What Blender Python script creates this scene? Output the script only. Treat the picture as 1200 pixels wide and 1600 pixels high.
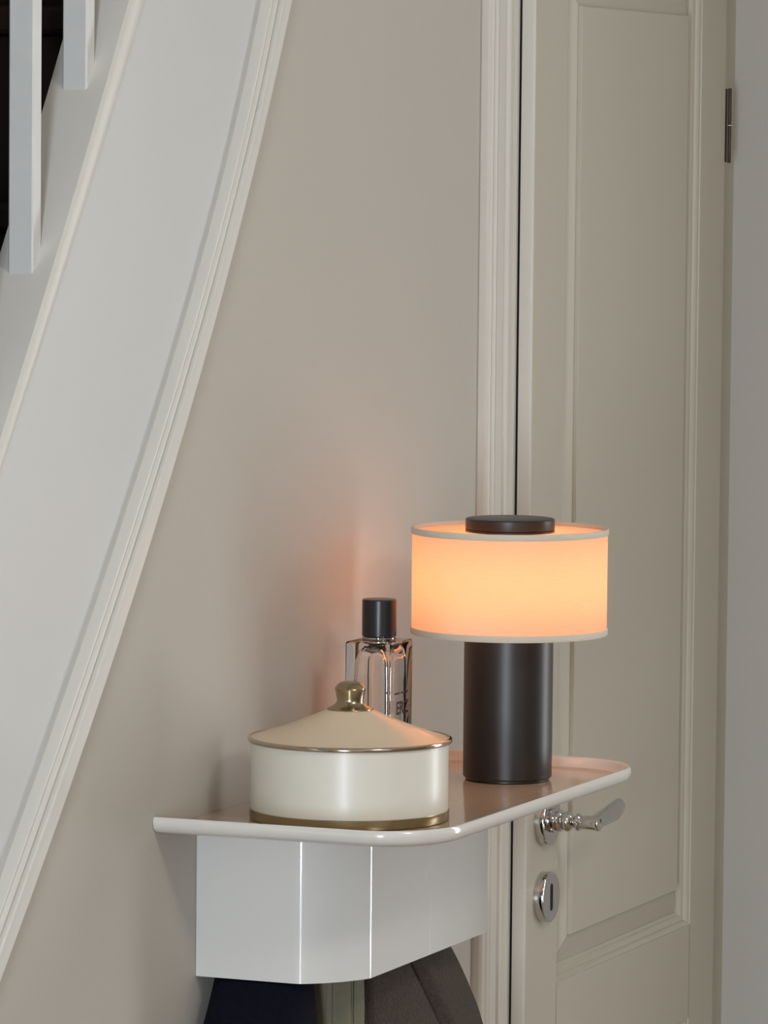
import bpy, bmesh, math, random
from mathutils import Vector, Matrix
random.seed(4)
scene = bpy.context.scene
for o in list(bpy.data.objects): bpy.data.objects.remove(o)
COL = scene.collection
PI = math.pi

# ------------------------------------------------------------------ camera
cam_d = bpy.data.cameras.new('camera'); cam = bpy.data.objects.new('camera', cam_d); COL.objects.link(cam)
cam_d.sensor_fit = 'HORIZONTAL'; cam_d.sensor_width = 36.0
cam_d.lens = 7609.0/1200*36.0
cam_d.clip_start = 0.05; cam_d.clip_end = 60
YAW, PITCH, ROLL = .38883, .072926, .009496
fw = Vector((-math.sin(YAW), math.cos(YAW), 0)); rt = Vector((math.cos(YAW), math.sin(YAW), 0)); up = Vector((0, 0, 1))
f2 = fw*math.cos(PITCH) - up*math.sin(PITCH); u2 = up*math.cos(PITCH) + fw*math.sin(PITCH)
r3 = rt*math.cos(ROLL) + u2*math.sin(ROLL); u3 = u2*math.cos(ROLL) - rt*math.sin(ROLL)
M = Matrix((r3, u3, -f2)).transposed().to_4x4(); M.translation = (2.1, 0, 1.85)
cam.matrix_world = M
scene.camera = cam

# ------------------------------------------------------------------ world, lights, exposure
scene.view_settings.view_transform = 'Standard'
scene.view_settings.look = 'None'
scene.view_settings.gamma = 1.0
scene.view_settings.use_curve_mapping = False
scene.view_settings.exposure = 0.15
w = bpy.data.worlds.new('world'); scene.world = w; w.use_nodes = True
w.node_tree.nodes['Background'].inputs[0].default_value = (.75, .85, 1, 1)
w.node_tree.nodes['Background'].inputs[1].default_value = 0.6

def area(name, loc, target, sx, sy, power, color, spread=PI):
    d = bpy.data.lights.new(name, 'AREA'); d.shape = 'RECTANGLE'; d.size = sx; d.size_y = sy
    d.energy = power; d.color = color; d.spread = spread
    o = bpy.data.objects.new(name, d); COL.objects.link(o); o.location = loc
    o.rotation_euler = (Vector(target)-Vector(loc)).to_track_quat('-Z', 'Z').to_euler()
    return o
# daylight through the window behind the camera and the window of the end wall; added fill from the right
area('window_light_front', (1.95, -1.52, 1.20), (1.95, 5, 1.20), .6, 2.1, 142, (.78, .885, 1.0))
area('window_light_back', (1.62, 6.34, 1.50), (1.62, 0, 1.50), .5, 1.75, 19, (.93, .97, 1.0))
area('fill_light_right', (3.34, 2.6, 1.75), (0, 2.9, 1.5), 1.6, 1.5, 3, (.95, .98, 1.0))
cl = bpy.data.lights.new('ceiling_lamp_light', 'POINT'); cl.energy = 27; cl.color = (1.0, .94, .85); cl.shadow_soft_size = .16
clo = bpy.data.objects.new('ceiling_lamp_light', cl); COL.objects.link(clo); clo.location = (1.75, 3.6, 2.48)

# ------------------------------------------------------------------ materials
def mat(name, color, rough=.5, metal=0., noise=None, bump=None, spec=.5, coat=0., coat_rough=.05, sheen=0.):
    """noise = (scale, amount): fine tone variation; bump = (scale, strength, distance)"""
    m = bpy.data.materials.new(name); m.use_nodes = True
    nt = m.node_tree; b = nt.nodes['Principled BSDF']
    c = (*color, 1)
    b.inputs['Base Color'].default_value = c; b.inputs['Roughness'].default_value = rough
    b.inputs['Metallic'].default_value = metal; b.inputs['Specular IOR Level'].default_value = spec
    b.inputs['Coat Weight'].default_value = coat; b.inputs['Coat Roughness'].default_value = coat_rough
    b.inputs['Sheen Weight'].default_value = sheen
    tc = nt.nodes.new('ShaderNodeTexCoord')
    if noise:
        n = nt.nodes.new('ShaderNodeTexNoise'); n.inputs['Scale'].default_value = noise[0]; n.inputs['Detail'].default_value = 5
        mp = nt.nodes.new('ShaderNodeMapRange'); mp.inputs[3].default_value = 1-noise[1]; mp.inputs[4].default_value = 1+noise[1]
        mx = nt.nodes.new('ShaderNodeMix'); mx.data_type = 'RGBA'; mx.blend_type = 'MULTIPLY'; mx.inputs[0].default_value = 1
        mx.inputs[6].default_value = c
        nt.links.new(tc.outputs['Object'], n.inputs['Vector']); nt.links.new(n.outputs['Fac'], mp.inputs[0])
        nt.links.new(mp.outputs[0], mx.inputs[7]); nt.links.new(mx.outputs[2], b.inputs['Base Color'])
    if bump:
        n2 = nt.nodes.new('ShaderNodeTexNoise'); n2.inputs['Scale'].default_value = bump[0]; n2.inputs['Detail'].default_value = 4
        bp = nt.nodes.new('ShaderNodeBump'); bp.inputs['Strength'].default_value = bump[1]; bp.inputs['Distance'].default_value = bump[2]
        nt.links.new(tc.outputs['Object'], n2.inputs['Vector']); nt.links.new(n2.outputs['Fac'], bp.inputs['Height'])
        nt.links.new(bp.outputs[0], b.inputs['Normal'])
    return m
M_wall = mat('wall_paint', (.51, .475, .42), .75, noise=(2.5, .03), bump=(120, .12, .002))
M_wallback = mat('grey_wall_paint', (.535, .51, .47), .8, noise=(3, .03), bump=(120, .12, .002))
M_string = mat('string_paint', (.585, .59, .57), .42, noise=(6, .03), bump=(40, .12, .002))
M_trim = mat('trim_paint', (.66, .64, .585), .4, noise=(8, .03), bump=(60, .1, .001))
M_door = mat('door_paint', (.53, .49, .40), .42, noise=(4, .03), bump=(70, .1, .001))
M_arch = mat('architrave_paint', (.66, .635, .575), .4, noise=(6, .03), bump=(70, .1, .001))
M_bal = mat('baluster_paint', (.66, .66, .64), .4, noise=(14, .05), bump=(45, .25, .003))
M_ceil = mat('ceiling_paint', (.62, .60, .56), .9)
M_wallfar = mat('low_bounce_wall', (.27, .25, .225), .8, noise=(3, .03))  # for unseen walls, darkened to cut the light they bounce back
M_floor = mat('oak_floor', (.34, .22, .13), .45, noise=(6, .25))
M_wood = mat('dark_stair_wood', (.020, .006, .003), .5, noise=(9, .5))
M_shelf = mat('white_lacquer', (.76, .76, .73), .16, spec=.7, coat=1.0, coat_rough=.03, bump=(30, .02, .001))
M_tray = mat('tray_lacquer', (.60, .47, .33), .13, coat=.5, coat_rough=.05, bump=(25, .03, .001))  # beige floor, its colour pushed oranger for the lamp's glow on it
M_trayrim = mat('tray_rim_lacquer', (.72, .70, .655), .16, coat=.3, coat_rough=.05)
M_enamel = mat('cream_enamel', (.74, .71, .62), .36, noise=(30, .02), coat=.25, coat_rough=.22)
M_lid = mat('lamplit_lid_enamel', (.74, .60, .43), .3, noise=(30, .02), coat=.3, coat_rough=.12)  # pot enamel with the table lamp's orange light tinted into its colour
M_brass = mat('aged_brass', (.40, .325, .20), .22, 1.0, noise=(60, .12), bump=(90, .05, .001))
M_chromebrass = mat('polished_rim', (.55, .47, .36), .12, 1.0)
M_bronze = mat('dark_bronze', (.017, .0125, .0095), .38, .0, spec=.6, noise=(40, .1), bump=(400, .03, .0005))
M_black = mat('black_cap', (.014, .013, .013), .3, spec=.5)
M_chrome = mat('chrome', (.62, .61, .59), .045, 1.0)
M_hole = mat('keyhole_dark', (.003, .003, .003), .9)
M_hinge = mat('hinge_bronze', (.075, .055, .038), .5, .5)
M_navy = mat('navy_wool', (.0035, .004, .010), .95, noise=(150, .4), bump=(500, .5, .002), spec=.15)
M_olive = mat('olive_cotton', (.19, .175, .12), .85, noise=(200, .15), bump=(500, .3, .001), spec=.2)
M_wool = mat('brown_wool', (.074, .056, .043), .95, noise=(260, .55), bump=(380, 1.0, .004), spec=.1, sheen=.1)
M_ink = mat('label_ink', (.02, .018, .016), .6)
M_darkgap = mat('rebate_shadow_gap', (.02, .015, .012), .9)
M_fabrictrim = mat('shade_trim', (.66, .60, .50), .85, bump=(900, .3, .0005))

def glass_mat():
    m = bpy.data.materials.new('clear_glass'); m.use_nodes = True
    b = m.node_tree.nodes['Principled BSDF']
    b.inputs['Base Color'].default_value = (.97, .97, .96, 1); b.inputs['Roughness'].default_value = .0
    b.inputs['Transmission Weight'].default_value = 1; b.inputs['IOR'].default_value = 1.5
    return m
M_glass = glass_mat()

def shade_mat(name, dcol, tcol, mix):
    m = bpy.data.materials.new(name); m.use_nodes = True; nt = m.node_tree
    nt.nodes.clear()
    out = nt.nodes.new('ShaderNodeOutputMaterial'); mx = nt.nodes.new('ShaderNodeMixShader')
    df = nt.nodes.new('ShaderNodeBsdfDiffuse'); tl = nt.nodes.new('ShaderNodeBsdfTranslucent')
    tc = nt.nodes.new('ShaderNodeTexCoord')
    mp = nt.nodes.new('ShaderNodeMapping'); mp.inputs['Scale'].default_value = (60, 60, 900)
    n = nt.nodes.new('ShaderNodeTexNoise'); n.inputs['Scale'].default_value = 1.2; n.inputs['Detail'].default_value = 4
    rr = nt.nodes.new('ShaderNodeMapRange'); rr.inputs[1].default_value = .25; rr.inputs[2].default_value = .75
    rr.inputs[3].default_value = .92; rr.inputs[4].default_value = 1.05
    vm = nt.nodes.new('ShaderNodeVectorMath'); vm.operation = 'SCALE'; vm.inputs[0].default_value = tcol
    nt.links.new(tc.outputs['Object'], mp.inputs[0]); nt.links.new(mp.outputs[0], n.inputs['Vector'])
    nt.links.new(n.outputs['Fac'], rr.inputs[0]); nt.links.new(rr.outputs[0], vm.inputs[3])
    df.inputs[0].default_value = (*dcol, 1)
    nt.links.new(vm.outputs[0], tl.inputs[0])
    mx.inputs[0].default_value = mix
    nt.links.new(df.outputs[0], mx.inputs[1]); nt.links.new(tl.outputs[0], mx.inputs[2]); nt.links.new(mx.outputs[0], out.inputs[0])
    return m
M_shade = shade_mat('linen_shade', (.62, .54, .44), (.92, .86, .76), .55)

# ------------------------------------------------------------------ helpers
def link(name, me, m, parent=None, loc=None, smooth=False):
    o = bpy.data.objects.new(name, me); COL.objects.link(o)
    if m and not me.materials: me.materials.append(m)
    if parent: o.parent = parent
    if loc is not None: o.location = loc
    if smooth:
        for p in me.polygons: p.use_smooth = True
        me.set_sharp_from_angle(angle=math.radians(smooth if smooth is not True else 40))
    return o
def obj(name, bm, m, parent=None, loc=None, smooth=False):
    bmesh.ops.recalc_face_normals(bm, faces=bm.faces)
    me = bpy.data.meshes.new(name); bm.to_mesh(me); bm.free()
    return link(name, me, m, parent, loc, smooth)
def pyobj(name, v, f, m, parent=None, loc=None, smooth=False):
    bm = bmesh.new(); vs = [bm.verts.new(p) for p in v]
    for q in f:
        try: bm.faces.new([vs[i] for i in q])
        except ValueError: pass
    return obj(name, bm, m, parent, loc, smooth)
def empty(name, loc, label=None, cat=None, group=None):
    o = bpy.data.objects.new(name, None); o.empty_display_size = .05; COL.objects.link(o); o.location = loc
    if label: o['label'] = label
    if cat: o['category'] = cat
    if group: o['group'] = group
    return o
def struct(o): o['kind'] = 'structure'; return o
def add_box(bm, lo, hi, bev=0., seg=2):
    r = bmesh.ops.create_cube(bm, size=1)
    for v in r['verts']:
        v.co = Vector([lo[i] + (v.co[i]+.5)*(hi[i]-lo[i]) for i in range(3)])
    if bev:
        es = list({e for v in r['verts'] for e in v.link_edges})
        bmesh.ops.bevel(bm, geom=es, offset=bev, segments=seg, profile=.5, affect='EDGES')
def box(name, lo, hi, m, parent=None, bev=0., loc=None, smooth=False):
    bm = bmesh.new(); add_box(bm, lo, hi, bev); return obj(name, bm, m, parent, loc, smooth)
def lathe(name, prof, m, parent=None, loc=None, n=96, smooth=35, axis='Z', closed=False):
    """prof = [(r, h)...]; r==0 collapses to a pole"""
    bm = bmesh.new(); rings = []
    for r, h in prof:
        if r < 1e-7: rings.append([bm.verts.new((0, 0, h))])
        else: rings.append([bm.verts.new((r*math.cos(2*PI*i/n), r*math.sin(2*PI*i/n), h)) for i in range(n)])
    pairs = list(zip(rings, rings[1:]))
    if closed: pairs.append((rings[-1], rings[0]))
    for a, b in pairs:
        for i in range(n):
            j = (i+1) % n
            if len(a) == 1 and len(b) == 1: continue
            if len(a) == 1: bm.faces.new((a[0], b[i], b[j]))
            elif len(b) == 1: bm.faces.new((a[i], a[j], b[0]))
            else: bm.faces.new((a[i], a[j], b[j], b[i]))
    if axis == 'X': bmesh.ops.transform(bm, matrix=Matrix.Rotation(PI/2, 4, 'Y'), verts=bm.verts)
    return obj(name, bm, m, parent, loc, smooth)
def rings_mesh(name, rings, m, parent=None, loc=None, cap0=True, cap1=True, smooth=40, close_ring=True):
    bm = bmesh.new(); R = [[bm.verts.new(p) for p in r] for r in rings]; n = len(R[0])
    for a, b in zip(R, R[1:]):
        for i in range(n if close_ring else n-1):
            j = (i+1) % n; bm.faces.new((a[i], a[j], b[j], b[i]))
    if cap0: bm.faces.new(R[0])
    if cap1: bm.faces.new(R[-1])
    return obj(name, bm, m, parent, loc, smooth)
def rect_rings(name, y0, y1, z0, z1, prof, m, parent=None, cap=True, smooth=False):
    """prof = [(inset, x)]: mitred frame round a rectangle in a plane X=const"""
    rings = [[(x, y0+d, z0+d), (x, y1-d, z0+d), (x, y1-d, z1-d), (x, y0+d, z1-d)] for d, x in prof]
    return rings_mesh(name, rings, m, parent, cap0=False, cap1=cap, smooth=smooth)
def prism(name, poly, z0, z1, m, parent=None, smooth=False):
    """poly in (x,y), extruded in z"""
    return rings_mesh(name, [[(x, y, z0) for x, y in poly], [(x, y, z1) for x, y in poly]], m, parent, smooth=smooth)

# ------------------------------------------------------------------ room shell
YB = 6.38                      # end wall
XR = 3.4; YF = -1.6; H = 2.75
struct(box('floor', (-1.2, YF-.1, -.1), (XR+.1, YB+.1, 0), M_floor))
struct(box('ceiling', (-1.2, YF-.1, H), (XR+.1, YB+.1, H+.1), M_ceil))

def ext(k, z, a, b):
    def P(z): return sum(c*z**i for i, c in enumerate(reversed(k)))
    def dP(z): return sum(i*c*z**(i-1) for i, c in enumerate(reversed(k)) if i)
    if z < a: return P(a)+dP(a)*(z-a)
    if z > b: return P(b)+dP(b)*(z-b)
    return P(z)
def TR(z): return ext((-0.01598, -0.15061, 1.29522, 2.93134), z, 1.03, 2.03)    # lower edge of the stair moulding
def TL(z): return ext((-0.15495, 0.4884, 0.35315, 3.31966), z, 1.12, 2.03)      # its upper edge
def SR(z): return ext((-0.1002, 1.05063, 2.74571), z, 1.5, 2.03)                # lower edge of the string cap
def SL(z): return ext((-0.1066, 1.04311, 2.75615), z, 1.5, 2.03)                # its upper edge
NZ = 56
zs = [H*i/NZ for i in range(NZ+1)]

# wall under the stair (plane x = 0), cut along the stair moulding; door opening left out
DY0, DY1, DZ = 5.545, 6.34, 2.26
v, f = [], []
def wall_strip(a, b):           # a,b: functions of z giving y
    base = len(v)
    for z in zs:
        for x in (0, -.06): v.append((x, a(z), z)); v.append((x, b(z), z))
    for i in range(NZ):
        k = base+4*i
        f.extend([(k, k+1, k+5, k+4), (k+2, k+6, k+7, k+3), (k, k+4, k+6, k+2), (k+1, k+3, k+7, k+5)])
    f.extend([(base, base+2, base+3, base+1), (base+4*NZ, base+4*NZ+1, base+4*NZ+3, base+4*NZ+2)])
wall_strip(lambda z: .5*(TL(z)+TR(z)), lambda z: 5.46)
bm = bmesh.new(); vs = [bm.verts.new(p) for p in v]
for q in f: bm.faces.new([vs[i] for i in q])
add_box(bm, (-.06, 5.46, DZ+.02), (0, YB, H))
struct(obj('wall_left', bm, M_wall))
struct(box('wall_left_front', (-.06, YF, 0), (0, 2.3, H), M_wall))
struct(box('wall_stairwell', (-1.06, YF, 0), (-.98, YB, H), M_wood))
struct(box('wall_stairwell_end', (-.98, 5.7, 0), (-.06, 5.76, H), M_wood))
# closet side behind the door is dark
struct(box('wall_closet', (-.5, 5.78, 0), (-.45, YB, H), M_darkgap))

# end wall with a window opening to the right of the frame
def wall_with_window(name, axis, at, thick, u0, u1, wu0, wu1, wz0, wz1, m):
    bm = bmesh.new()
    def B(a0, a1, z0, z1):
        if axis == 'Y': add_box(bm, (a0, min(at, at+thick), z0), (a1, max(at, at+thick), z1))
        else: add_box(bm, (min(at, at+thick), a0, z0), (max(at, at+thick), a1, z1))
    B(u0, wu0, 0, H); B(wu1, u1, 0, H); B(wu0, wu1, 0, wz0); B(wu0, wu1, wz1, H)
    return struct(obj(name, bm, m))
wall_with_window('wall_back', 'Y', YB, .1, 0, XR, 1.35, 1.89, .58, 2.42, M_wallback)
wall_with_window('wall_front', 'Y', YF, -.1, -.06, XR, 1.6, 2.3, .12, 2.3, M_wallfar)
wall_with_window('wall_right', 'X', XR, .1, YF, YB, 1.75, 3.45, .95, 2.55, M_wallfar)
def window(name, axis, at, u0, u1, z0, z1, n):
    root = struct(empty(name, (at if axis == 'X' else (u0+u1)/2, at if axis == 'Y' else (u0+u1)/2, z0)))
    root.location = (0, 0, 0)
    bm = bmesh.new(); t = .045
    def B(a0, a1, b0, b1, d=.05):
        if axis == 'Y': add_box(bm, (a0, at-d/2, b0), (a1, at+d/2, b1))
        else: add_box(bm, (at-d/2, a0, b0), (at+d/2, a1, b1))
    B(u0, u1, z0, z0+t); B(u0, u1, z1-t, z1); B(u0, u0+t, z0+t, z1-t); B(u1-t, u1, z0+t, z1-t)
    for i in range(1, n): a = u0+(u1-u0)*i/n; B(a-.02, a+.02, z0+t, z1-t)
    obj('window_frame', bm, M_trim, root)
window('window_1', 'Y', YB+.06, 1.35, 1.89, .58, 2.42, 1)
window('window_2', 'Y', YF-.06, 1.6, 2.3, .12, 2.3, 1)
window('added_fill_window', 'X', XR+.06, 1.75, 3.45, .95, 2.55, 2)  # unseen frame added around the fill light on the right
struct(box('baseboard_back', (.02, YB-.018, 0), (XR, YB, .12), M_trim, bev=.004))

# ------------------------------------------------------------------ staircase
stair = empty('staircase', (0, 3.4, 0), 'white painted staircase on the left with square balusters above its sloping side board', 'staircase')
S0 = Vector((0, 3.4, 0))
def sweep_z(name, prof, m, z0=0., z1=H, n=NZ, smooth=30, parent=stair):
    """prof = [(x, yfunc)]: closed profile whose corners follow curves y(z)"""
    rings = []
    for i in range(n+1):
        z = z0+(z1-z0)*i/n
        rings.append([(x, fy(z)-S0.y, z) for x, fy in prof])
    return rings_mesh(name, rings, m, parent, smooth=smooth)
mixf = lambda a, b, t: (lambda z: a(z)*(1-t)+b(z)*t)
# flat side board between the cap and the moulding
sweep_z('string_board', [(.0095, lambda z: SR(z)-.004), (.0095, mixf(TL, TR, .12)), (-.036, mixf(TL, TR, .12)), (-.036, lambda z: SR(z)-.004)], M_string)
# sloping cap on which the balusters stand
sweep_z('string_cap', [(-.051, lambda z: SL(z)), (.0100, lambda z: SL(z)), (.0130, lambda z: SL(z)+.003), (.0145, lambda z: SL(z)+.009), (.0145, lambda z: SR(z)-.007),
                       (.0138, lambda z: SR(z)-.002), (.0105, lambda z: SR(z)), (-.051, lambda z: SR(z))], M_trim)
# moulding: cream fillet, groove, bead, groove, raised flat
TP = [(0.0, .0), (0.0, .0185), (.015, .0203), (.07, .0206), (.085, .0160), (.115, .0160), (.13, .0200), (.18, .0222), (.27, .0224), (.34, .0206),
      (.37, .0165), (.415, .0165), (.44, .0228), (.47, .0246), (.52, .0246), (.56, .0222), (.96, .0222), (1.0, .0202), (1.0, -.002)]
sweep_z('stair_moulding', [(x+.001, mixf(TL, TR, t)) for t, x in TP], M_trim, smooth=25)
# balusters
bz0 = [1.7316+.1806*(k) for k in range(-1, 5)]
def zcap(y):                   # height of the cap at y
    lo, hi = 0., H
    for _ in range(40):
        mid = (lo+hi)/2
        if SL(mid) < y: lo = mid
        else: hi = mid
    return lo
bal_me = None
for k in range(-2, 5):
    y0 = 4.2435+.1178*k; y1 = y0+.0185
    za, zb = zcap(y0), zcap(y1); top = min(za+.92, H-.03)
    vv = []
    ch = .0015
    def ringp(zfun): return [(-.036+ch, y0-S0.y, zfun(y0)), (-.009-ch, y0-S0.y, zfun(y0)), (-.009, y0+ch-S0.y, zfun(y0+ch)), (-.009, y1-ch-S0.y, zfun(y1-ch)),
                             (-.009-ch, y1-S0.y, zfun(y1)), (-.036+ch, y1-S0.y, zfun(y1)), (-.036, y1-ch-S0.y, zfun(y1-ch)), (-.036, y0+ch-S0.y, zfun(y0+ch))]
    rings_mesh('baluster', [ringp(lambda y: zcap(y)-.001), ringp(lambda y: za+.06), ringp(lambda y: top)], M_bal, stair, smooth=20)
# handrail that carries the baluster tops (above the frame)
rings_mesh('handrail', [[(-.048, y-S0.y, z), (.003, y-S0.y, z), (.003, y-S0.y, z+.045), (-.048, y-S0.y, z+.045)]
                        for y, z in ((3.7, zcap(3.7)+.915), (4.0, zcap(4.0)+.915), (4.15, zcap(4.15)+.915), (4.28, min(zcap(4.28)+.915, H-.06)))], M_bal, stair, smooth=False)
# dark treads and risers between the side board and the far wall
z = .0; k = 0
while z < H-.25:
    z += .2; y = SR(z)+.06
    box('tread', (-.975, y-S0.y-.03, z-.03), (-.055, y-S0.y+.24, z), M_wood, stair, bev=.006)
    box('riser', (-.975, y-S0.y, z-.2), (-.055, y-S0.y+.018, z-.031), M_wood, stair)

# ------------------------------------------------------------------ door, frame, architrave
A0 = 5.4185
arch = [(-.001, A0), (.0085, A0), (.0105, A0+.0012), (.0128, A0+.004), (.0134, A0+.0065), (.0125, A0+.009), (.0078, A0+.0112), (.0078, A0+.0135), (.0098, A0+.0155),
        (.0126, A0+.0185), (.0134, A0+.021), (.0126, A0+.0245), (.0082, A0+.0270), (.0082, A0+.029), (.0110, A0+.031), (.0114, A0+.051),
        (.0080, A0+.0530), (.0080, A0+.0555), (.0124, A0+.058), (.0136, A0+.062), (.0136, A0+.067), (.0120, A0+.0715), (.0060, A0+.074), (-.001, A0+.074)]
o = struct(prism('trim_1', arch, 0, DZ+.09, M_arch, smooth=28))
struct(prism('trim_2', [(-.05, A0+.072), (.003, A0+.072), (.003, 5.5385), (-.012, 5.5395), (-.012, 5.552), (-.05, 5.552)], 0, DZ+.02, M_arch))
struct(prism('trim_3', [(-.05, 6.262), (.0, 6.262), (.0, YB), (-.05, YB)], 0, DZ+.02, M_door))
struct(box('trim_4', (-.05, 5.535, 2.225), (.001, 6.30, DZ+.03), M_door))

door = struct(empty('door_1', (0, 0, 0)))
LY0, LY1, LZ0, LZ1 = 5.5410, 6.2752, .008, 2.225
XF = .022
P1 = (5.6536, 6.1720, .8225, 2.092)      # upper panel opening y0,y1,z0,z1
P2 = (5.6536, 6.1720, .20, .6955)        # lower panel opening
bm = bmesh.new()
ys = [LY0, P1[0], P1[1], LY1]; zz = [LZ0, P2[2], P2[3], P1[2], P1[3], LZ1]
e = .0028
def quadx(x, y0, y1, z0, z1): bm.faces.new([bm.verts.new(p) for p in ((x, y0, z0), (x, y1, z0), (x, y1, z1), (x, y0, z1))])
g = .0009                                # joint lines between stiles and rails
ysf = [LY0+e, P1[0], P1[1], LY1-e]; zzf = [LZ0+e, P2[2], P2[3], P1[2], P1[3], LZ1-e]
quadx(XF, ysf[0], ysf[1], zzf[0], zzf[5]); quadx(XF, ysf[2], ysf[3], zzf[0], zzf[5])
for a, b in ((0, 1), (2, 3), (4, 5)):
    quadx(XF, ysf[1]+g, ysf[2]-g, zzf[a], zzf[b])
    for yy in (ysf[1], ysf[2]-g):
        quadx(XF-.0012, yy, yy+g, zzf[a], zzf[b])
# rounded lip all round the leaf, and the back
lip = [(0, .0048), (0, XF-e), (e*.13, XF-e*.55), (e*.4, XF-e*.2), (e*.7, XF-e*.04), (e, XF)]
rr = [[bm.verts.new(p) for p in ((x, LY0+d, LZ0+d), (x, LY1-d, LZ0+d), (x, LY1-d, LZ1-d), (x, LY0+d, LZ1-d))] for d, x in lip]
for a, b in zip(rr, rr[1:]):
    for i in range(4): bm.faces.new((a[i], a[(i+1) % 4], b[(i+1) % 4], b[i]))
bm.faces.new(rr[0][::-1])
leaf = obj('door_leaf', bm, M_door, door, smooth=30)
leaf.data.materials.append(M_arch)                     # only the near edge of the lip takes the lighter frame colour
for p in leaf.data.polygons:
    if p.center.y < LY0+e and p.normal.y < -.15: p.material_index = 1
mould = [(0, XF), (.0004, XF-.0015), (.0035, XF-.0025), (.0060, XF-.0050), (.0066, XF-.0080), (.0085, XF-.0085), (.0105, XF-.0092), (.0130, XF-.0112), (.0142, XF-.0140), (.0180, XF-.0150), (.0182, XF-.0165)]
for P, nm in ((P1, 'upper'), (P2, 'lower')):
    rect_rings('panel_moulding', *P, mould, M_door, door, cap=False, smooth=50)
    rect_rings('door_panel', *P, [(.0182, XF-.0165), (.0535, XF-.0055), (.0538, XF-.0012), (.0548, XF-.0005)], M_door, door)

# handle: rosette, turned neck, paddle blade
HZ = 1.0345; HY = 5.601
def rosette(name, parent, z):
    return lathe(name, [(0, 0), (.0315, 0), (.0315, .0100), (.0310, .0112), (.0300, .0119), (.029, .012), (0, .012)], M_chrome, parent, (XF, HY, z), 64, 30, 'X')
handle = empty('door_handle', (XF, HY, HZ)); handle.parent = door
r = rosette('rosette', handle, HZ); r.location = (0, 0, 0)
neck = [(0, .011), (.0145, .0115), (.0155, .014), (.0150, .0165), (.0125, .0175), (.0125, .0185), (.0135, .0205), (.0135, .023), (.0118, .0250), (.0105, .0258), (.0120, .0285), (.0128, .0315), (.0122, .0345), (.0098, .0375),
        (.0078, .0388), (.0074, .0410), (.0082, .0425), (.0102, .0440), (.0110, .0462), (.0102, .0484), (.0080, .0498), (.0080, .0510), (.0086, .0520), (.0092, .0670), (.0100, .0700), (.0100, .0725), (.0094, .0740), (0, .0745)]
lathe('neck', neck, M_chrome, handle, (0, 0, 0), 48, 30, 'X')
# paddle: flat widening blade with a ridge, running along the door
rings = []
L = .095
for i in range(15):
    t = i/14; y = .002+L*t
    hw = .0085+.0045*min(1, t/.8)                    # half height
    if t > .8: hw *= math.sqrt(max(.12, 1-((t-.8)/.215)**2))
    th = .0058-.0022*t
    cz = .001+.009*t
    x0 = .0690
    rings.append([(x0-th, y, cz-hw*.9), (x0+th*.4, y, cz-hw), (x0+th, y, cz-hw*.55), (x0+th*1.15, y, cz+hw*.35), (x0+th*.6, y, cz+hw*.9), (x0, y, cz+hw), (x0-th, y, cz+hw*.9)])
rings_mesh('lever', rings, M_chrome, handle, smooth=22)
esc = empty('escutcheon', (XF, HY, .9390)); esc.parent = door
r = rosette('rosette', esc, 0); r.location = (0, 0, 0)
bm = bmesh.new(); pts = []
for i in range(9): a = PI*i/8; pts.append((.0042*math.cos(a), .0128+.0042*math.sin(a)))
for i in range(9): a = PI+PI*i/8; pts.append((.0042*math.cos(a), -.0128+.0042*math.sin(a)))
bm.faces.new([bm.verts.new((.01225, p[0], p[1])) for p in pts]); 
fr = bmesh.ops.extrude_face_region(bm, geom=bm.faces[:])
for q in fr['geom']:
    if isinstance(q, bmesh.types.BMVert): q.co.x = .0121
obj('keyhole', bm, M_hole, esc)
hinge = empty('hinge', (0.022, 6.2835, 1.8958)); hinge.parent = door
for z0, z1 in ((-.0005+.0012, .0500), (-.0505, -.0005)):
    lathe('hinge_knuckle', [(0, z0), (.0021, z0), (.0024, z0+.0006), (.0024, z1-.0006), (.0021, z1), (0, z1)], M_hinge, hinge, (.003, .0, .0), 24)
box('hinge_leaf', (-.020, -.001, -.0495), (-.0005, .0012, .0495), M_hinge, hinge)
box('hinge_pin', (.002, -.003, -.0004), (.0068, .002, .0006), M_chrome, hinge)

# ------------------------------------------------------------------ wall shelf: tray on a box with a row of hooks
shelf = empty('wall_shelf', (0, 4.85, .989), 'white lacquered wall shelf with rounded tray top over a rounded box, beside the door', 'wall shelf')
def roundrect(x0, x1, y0, y1, rad, n=14, grow=0.):
    """outline of the tray: square at the wall, rounded at the two room corners"""
    x1 += grow; y0 -= grow; y1 += grow; rad = max(rad+grow, .004)
    pts = [(x0, y0)]
    for i in range(n+1): a = -PI/2+PI/2*i/n; pts.append((x1-rad+rad*math.cos(a), y0+rad+rad*math.sin(a)))
    for i in range(n+1): a = PI/2*i/n; pts.append((x1-rad+rad*math.cos(a), y1-rad+rad*math.sin(a)))
    pts.append((x0, y1)); return pts
TX1, TY0, TY1, TRD = .3085, 4.5065, 5.180, .085
SY = 4.85; SZ = .989
FZ = 1.1575                      # tray floor
tp = [(-.030, 1.1525), (-.013, 1.1530), (-.006, 1.1550), (-.0015, 1.1590), (0, 1.1645), (-.0006, 1.1690), (-.0022, 1.1707), (-.0045, 1.1706), (-.0062, 1.1690), (-.0085, 1.1645), (-.013, 1.1600), (-.019, 1.1580), (-.027, FZ)]
rings = [[(x, y-SY, z-SZ) for x, y in roundrect(.0005, TX1, TY0, TY1, TRD, grow=g_)] for g_, z in tp]
tray = rings_mesh('tray', rings, M_trayrim, shelf, smooth=45, close_ring=False)
tray.data.materials.append(M_tray)
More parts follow.
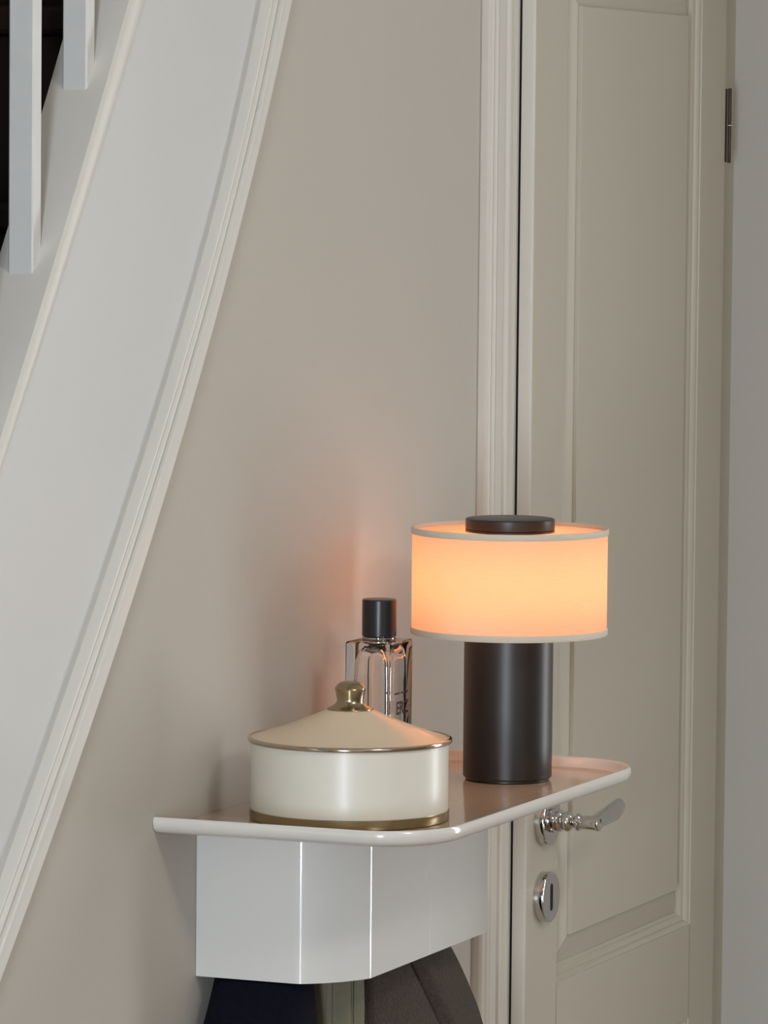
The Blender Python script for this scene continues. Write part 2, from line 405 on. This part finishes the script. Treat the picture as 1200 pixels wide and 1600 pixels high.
for p in tray.data.polygons:
    if p.center.z+SZ > FZ-.0006 and p.normal.z > .55 and (p.area > .02 or p.center.z+SZ < 1.1592): p.material_index = 1
# box: flat end, tight bend, gentle arc, tight bend, flat front with a fine seam
def bend(p, n0, n1, r, n=8):
    return [(p[0]+r*(math.sin(a)), p[1]-r*math.cos(a)) for a in [n0+(n1-n0)*i/n for i in range(n+1)]]
BX, BY0, BY1, BZ0, BZ1 = .1722, 4.6155, 5.0215, .9893, 1.156
r1 = .021
a1, a2 = math.radians(33), math.radians(66)
left = [(.0005, BY0)]
b1 = bend((.112, BY0+r1), 0, a1, r1)
b2 = bend((BX-r1, 4.684), a2, PI/2, r1)
p0, p1 = b1[-1], b2[0]
# gentle arc as a quadratic curve tangent to both bends
t0 = (math.cos(a1), math.sin(a1)); t1 = (math.cos(a2), math.sin(a2))
den = t0[0]*t1[1]-t0[1]*t1[0]; s = ((p1[0]-p0[0])*t1[1]-(p1[1]-p0[1])*t1[0])/den
cx = (p0[0]+t0[0]*s, p0[1]+t0[1]*s)
arc = [tuple((1-t)**2*p0[i]+2*t*(1-t)*cx[i]+t*t*p1[i] for i in range(2)) for t in [k/12 for k in range(1, 12)]]
front1 = b1+arc+b2
SEAM = 4.8475
outl = left+front1+[(BX, SEAM-.0012), (BX-.0004, SEAM-.0004), (BX-.0022, SEAM)]
T = .004
def panel(name, pts, thick):
    ins = []
    for i, p in enumerate(pts):
        a = pts[max(0, i-1)]; b = pts[min(len(pts)-1, i+1)]
        d = Vector((b[0]-a[0], b[1]-a[1])).normalized(); ins.append((p[0]-d.y*thick, p[1]+d.x*thick))
    poly = list(pts)+ins[::-1]
    rings = []
    for z, sh in ((BZ0, 0), (BZ1, 0)):
        rings.append([(x, y-SY, z-SZ) for x, y in poly])
    return rings_mesh(name, rings, M_shelf, shelf, smooth=25)
panel('box_panel', outl, T)
panel('box_panel', [(BX-.0022, SEAM+.0002), (BX-.0004, SEAM+.0006), (BX, SEAM+.0014), (BX, BY1-.002), (BX-.0006, BY1-.0005), (BX-.002, BY1), (.0005, BY1)], T)
for y in (4.645, 4.745, 4.90):
    bm = bmesh.new(); add_box(bm, (.0, y-SY-.006, .005), (.012, y-SY+.006, .05), .002)
    obj('coat_hook', bm, M_chrome, shelf)
    lathe('coat_peg', [(0, 0), (.005, 0), (.005, .055), (.010, .06), (.010, .066), (.006, .069), (0, .069)], M_chrome, shelf, (.012, y-SY, .012), 20, 30, 'X')

# ------------------------------------------------------------------ table lamp
LX, LY = .182, 5.052
lamp = empty('table_lamp', (LX, LY, FZ), 'glowing linen drum shade lamp on a dark bronze cylinder, on the shelf', 'lamp')
RB = .0497
lathe('lamp_base', [(0, .0008), (RB-.003, .0008), (RB-.003, .003), (RB-.0012, .0034), (RB, .0048), (RB, .2795), (0, .2795)], M_bronze, lamp, n=128, smooth=30)
lathe('lamp_cap', [(0, .2795), (RB-.001, .2795), (RB, .2805), (RB, .2912), (RB-.0008, .2921), (RB-.002, .2925), (0, .2925)], M_bronze, lamp, n=128, smooth=30)
RS = .1088; ZS0, ZS1 = .1640, .2815
shade = lathe('lamp_shade', [(RS, ZS0+.002), (RS, ZS1-.002)], M_shade, lamp, n=128, smooth=30)
def band(name, z0, z1):
    t = .0014
    return lathe(name, [(RS-.0012, z0), (RS-.0012, z1), (RS-.0004, z1+.0006), (RS+t*.6, z1+.0004), (RS+t, z1-.001), (RS+t, z0+.001), (RS+t*.6, z0-.0004), (RS-.0004, z0-.0006)], M_fabrictrim, shade, n=128, smooth=30, closed=True)
band('shade_trim', ZS1-.0062, ZS1); band('shade_trim', ZS0, ZS0+.0062)
lathe('shade_diffuser', [(RB-.0005, ZS1-.0042), (RS-.0012, ZS1-.0042)], M_shade, lamp, n=128)
m = bpy.data.materials.new('led_sleeve_glow'); m.use_nodes = True; nt = m.node_tree; nt.nodes.clear()
em = nt.nodes.new('ShaderNodeEmission'); em.inputs[0].default_value = (1.0, .295, .099, 1); em.inputs[1].default_value = 5.9
ou = nt.nodes.new('ShaderNodeOutputMaterial'); nt.links.new(em.outputs[0], ou.inputs[0])
lathe('light_sleeve', [(RB+.0005, .178), (.060, .178), (.060, .268), (RB+.0005, .268)], m, lamp, n=64)   # the lit sleeve inside the drum

# ------------------------------------------------------------------ lidded pot
PX, PY = .146, 4.681
pot = empty('lidded_pot', (PX, PY, FZ), 'round cream enamel pot with brass bands and a conical lid, left on shelf', 'pot')
RP = .1042
lathe('pot_body', [(0, .001), (RP-.001, .001), (RP-.0004, .0015), (RP-.0004, .081), (RP-.004, .0815), (RP-.004, .004), (0, .004)], M_enamel, pot, n=160, smooth=30)
lathe('base_band', [(RP-.0015, .0006), (RP+.0002, .0006), (RP+.0006, .0015), (RP+.0006, .0102), (RP+.0002, .0108), (RP-.0015, .0108)], M_brass, pot, n=160, smooth=30, closed=True)
RL = .1072
prof = [(.019, .1165)]
for i in range(25):
    t = i/24; rr_ = .0195+(RL-.0025-.0195)*t
    s_ = 1-t
    h = .0847 + .0318*(.86*s_+.14*s_*s_) - .0008*math.sin(PI*t)
    prof.append((rr_, h))
prof += [(RL-.003, .0826), (0, .0826)]
lid = lathe('lid', prof, M_lid, pot, n=160, smooth=40)
lathe('lid_rim', [(RL-.003, .0815), (RL-.0006, .0812), (RL+.0002, .0822), (RL+.0002, .0846), (RL-.0006, .0858), (RL-.003, .0860)], M_chromebrass, lid, n=160, smooth=60, closed=True)
lathe('lid_knob', [(0, .1135), (.0245, .1146), (.0240, .1156), (.0205, .1172), (.0160, .1200), (.0142, .1228), (.0140, .1250), (.0150, .1300), (.0158, .1345), (.0164, .1362), (.0160, .1374), (.0152, .1382), (.0138, .1402), (.0110, .1425), (.0065, .1440), (0, .1446)], M_brass, lid, n=64, smooth=30)

# ------------------------------------------------------------------ glass bottle
bx0, bx1, by0, by1 = .0560, .1105, 4.880, 4.9440
BCX, BCY = (bx0+bx1)/2, (by0+by1)/2
bot = empty('glass_bottle', (BCX, BCY, FZ), 'clear rectangular glass bottle with a black cylindrical cap, behind the cream pot', 'bottle')
def rrect(hx, hy, r, n=5):
    pts = []
    for cx_, cy_, a0 in ((hx-r, hy-r, 0), (-hx+r, hy-r, PI/2), (-hx+r, -hy+r, PI), (hx-r, -hy+r, 1.5*PI)):
        for i in range(n+1): a = a0+PI/2*i/n; pts.append((cx_+r*math.cos(a), cy_+r*math.sin(a)))
    return pts
hx, hy = (bx1-bx0)/2, (by1-by0)/2; GH = .1640
bm = bmesh.new()
def loft(rings, flip=False):
    R = [[bm.verts.new(p) for p in r] for r in rings]
    n = len(R[0])
    for a, b in zip(R, R[1:]):
        for i in range(n): bm.faces.new((a[i], a[(i+1) % n], b[(i+1) % n], b[i]))
    bm.faces.new(R[0][::-1]); bm.faces.new(R[-1])
    return R
outer = []
for z, ins in ((.0006, .0012), (.0016, .0003), (.003, 0), (GH-.0022, 0), (GH-.0008, .0006), (GH, .0016)):
    outer.append([(x, y, z) for x, y in rrect(hx-ins, hy-ins, .0022)])
loft(outer)
inner = []
for z, ins in ((.014, .006), (.018, .0015), (.030, 0), (GH-.045, .0), (GH-.022, .001), (GH-.012, .005), (GH-.007, .010)):
    inner.append([(x, y, z) for x, y in rrect(hx-.0075-ins, hy-.0085-ins, .0068)])
nb = len(bm.faces)
loft(inner)
bm.faces.ensure_lookup_table()
bmesh.ops.recalc_face_normals(bm, faces=bm.faces[:nb]); bmesh.ops.recalc_face_normals(bm, faces=bm.faces[nb:])
bmesh.ops.reverse_faces(bm, faces=bm.faces[nb:])
me = bpy.data.meshes.new('bottle_glass'); bm.to_mesh(me); bm.free()
link('bottle_glass', me, M_glass, bot, smooth=30)
lathe('neck_collar', [(0, GH), (.0185, GH), (.0188, GH+.0008), (.0188, GH+.0036), (.0180, GH+.0042), (0, GH+.0042)], M_chrome, bot, n=64)
lathe('bottle_cap', [(0, GH+.0043), (.0180, GH+.0043), (.0189, GH+.0052), (.0189, GH+.0440), (.0183, GH+.0449), (.0172, GH+.0452), (0, GH+.0452)], M_black, bot, n=64, smooth=30)
lathe('spray_pump', [(0, GH-.0065), (.0075, GH-.0065), (.0085, GH-.0055), (.0085, GH-.0003), (0, GH-.0003)], M_black, bot, n=32)
# printed letters on the side that faces the room
def text_mesh(name, body, size, m, parent, y_c, z_c, x, sx=1., ext_=.00012, bold=0.):
    cu = bpy.data.curves.new(name, 'FONT'); cu.body = body; cu.size = size; cu.align_x = 'CENTER'; cu.align_y = 'CENTER'; cu.extrude = ext_; cu.offset = bold
    t = bpy.data.objects.new(name, cu); COL.objects.link(t)
    me = bpy.data.meshes.new_from_object(t.evaluated_get(bpy.context.evaluated_depsgraph_get()))
    bpy.data.objects.remove(t); bpy.data.curves.remove(cu)
    R = Matrix(((0, 0, 1, x), (sx, 0, 0, y_c), (0, 1, 0, z_c), (0, 0, 0, 1)))
    me.transform(R); return link(name, me, m, parent)
bpy.context.view_layer.update()
text_mesh('label_lettering', 'ERZ', .0195, M_ink, bot, .0010, .0905, hx+.0002, sx=1.0, bold=.0005)
bm = bmesh.new()
for a, b in ((-.021, -.006), (-.002, .004), (.008, .017)):
    add_box(bm, (hx+.0001, a, .1065), (hx+.0003, b, .1085))
obj('label_line', bm, M_ink, bot)

# ------------------------------------------------------------------ garments hanging under the shelf box
def garment(name, label, cx_, cy_, zt, zb, fn, m, n=96, nz=40):
    root = empty(name, (cx_, cy_, zt), label, 'coat', None)
    rings = []
    for i in range(nz+1):
        t = i/nz; z = zt-(zt-zb)*t**1.6
        ring = []
        for k in range(n):
            ph = 2*PI*k/n
            x, y = fn(ph, z, t)
            ring.append((x-cx_, y-cy_, z-zt))
        rings.append(ring)
    o = rings_mesh('cloth', rings, m, root, smooth=60)
    return root
def se(ph, p):      # superellipse direction
    c, s = math.cos(ph), math.sin(ph)
    return (math.copysign(abs(c)**(2/p), c), math.copysign(abs(s)**(2/p), s))
def clampx(x): return max(x, .008)
def navy(ph, z, t):
    d = .985-z
    a = .053+.006*min(1, d/.12); b = .030+.028*min(1, d/.05)
    c, s = se(ph, 2.8)
    fo = 1+.04*math.sin(5*ph+.6)*min(1, d/.1)
    return (clampx(.066+a*c*fo), 4.644-.012*min(1, d/.05)+b*s*fo+.22*min(.12, d)*max(0, c)*max(0, s))
def olive(ph, z, t):
    d = .985-z
    a = .056+.006*min(1, d/.2); b = .042
    c, s = se(ph, 2.2)
    fo = 1+.13*math.sin(11*ph+7*d)+.09*math.sin(23*ph+1+14*d)
    return (clampx(.068+a*c*fo), 4.757+.92*b*s)
def brown(ph, z, t):
    d = max(0, .985-z)
    sh = min(1, d/.14)**.75
    a = .058+.012*min(1, d/.1); b = .122+.070*sh
    c, s = se(ph, 2.6)
    fo = 1+.015*math.sin(4*ph+1)
    x, y = .070+a*c*fo, 4.931+b*s*fo+.075*sh
    # sleeve seam: a shallow valley running down the front
    ys = 4.900+.80*min(.3, d)
    if c > 0:
        x -= .010*math.exp(-((y-ys)/.0085)**2); x += .006*math.exp(-((y-ys-.02)/.02)**2)
    return (clampx(x), y)
garment('navy_coat', 'dark navy wool coat hanging under the left end of the shelf box', .066, 4.642, .9870, .30, navy, M_navy)
garment('olive_jacket', 'crumpled olive green cotton jacket hanging between the navy and brown coats', .068, 4.742, .9865, .36, olive, M_olive, n=160)
garment('brown_coat', 'brown grey wool coat with a sleeve seam hanging nearest the door', .070, 4.905, .9870, .26, brown, M_wool, n=320, nz=60)
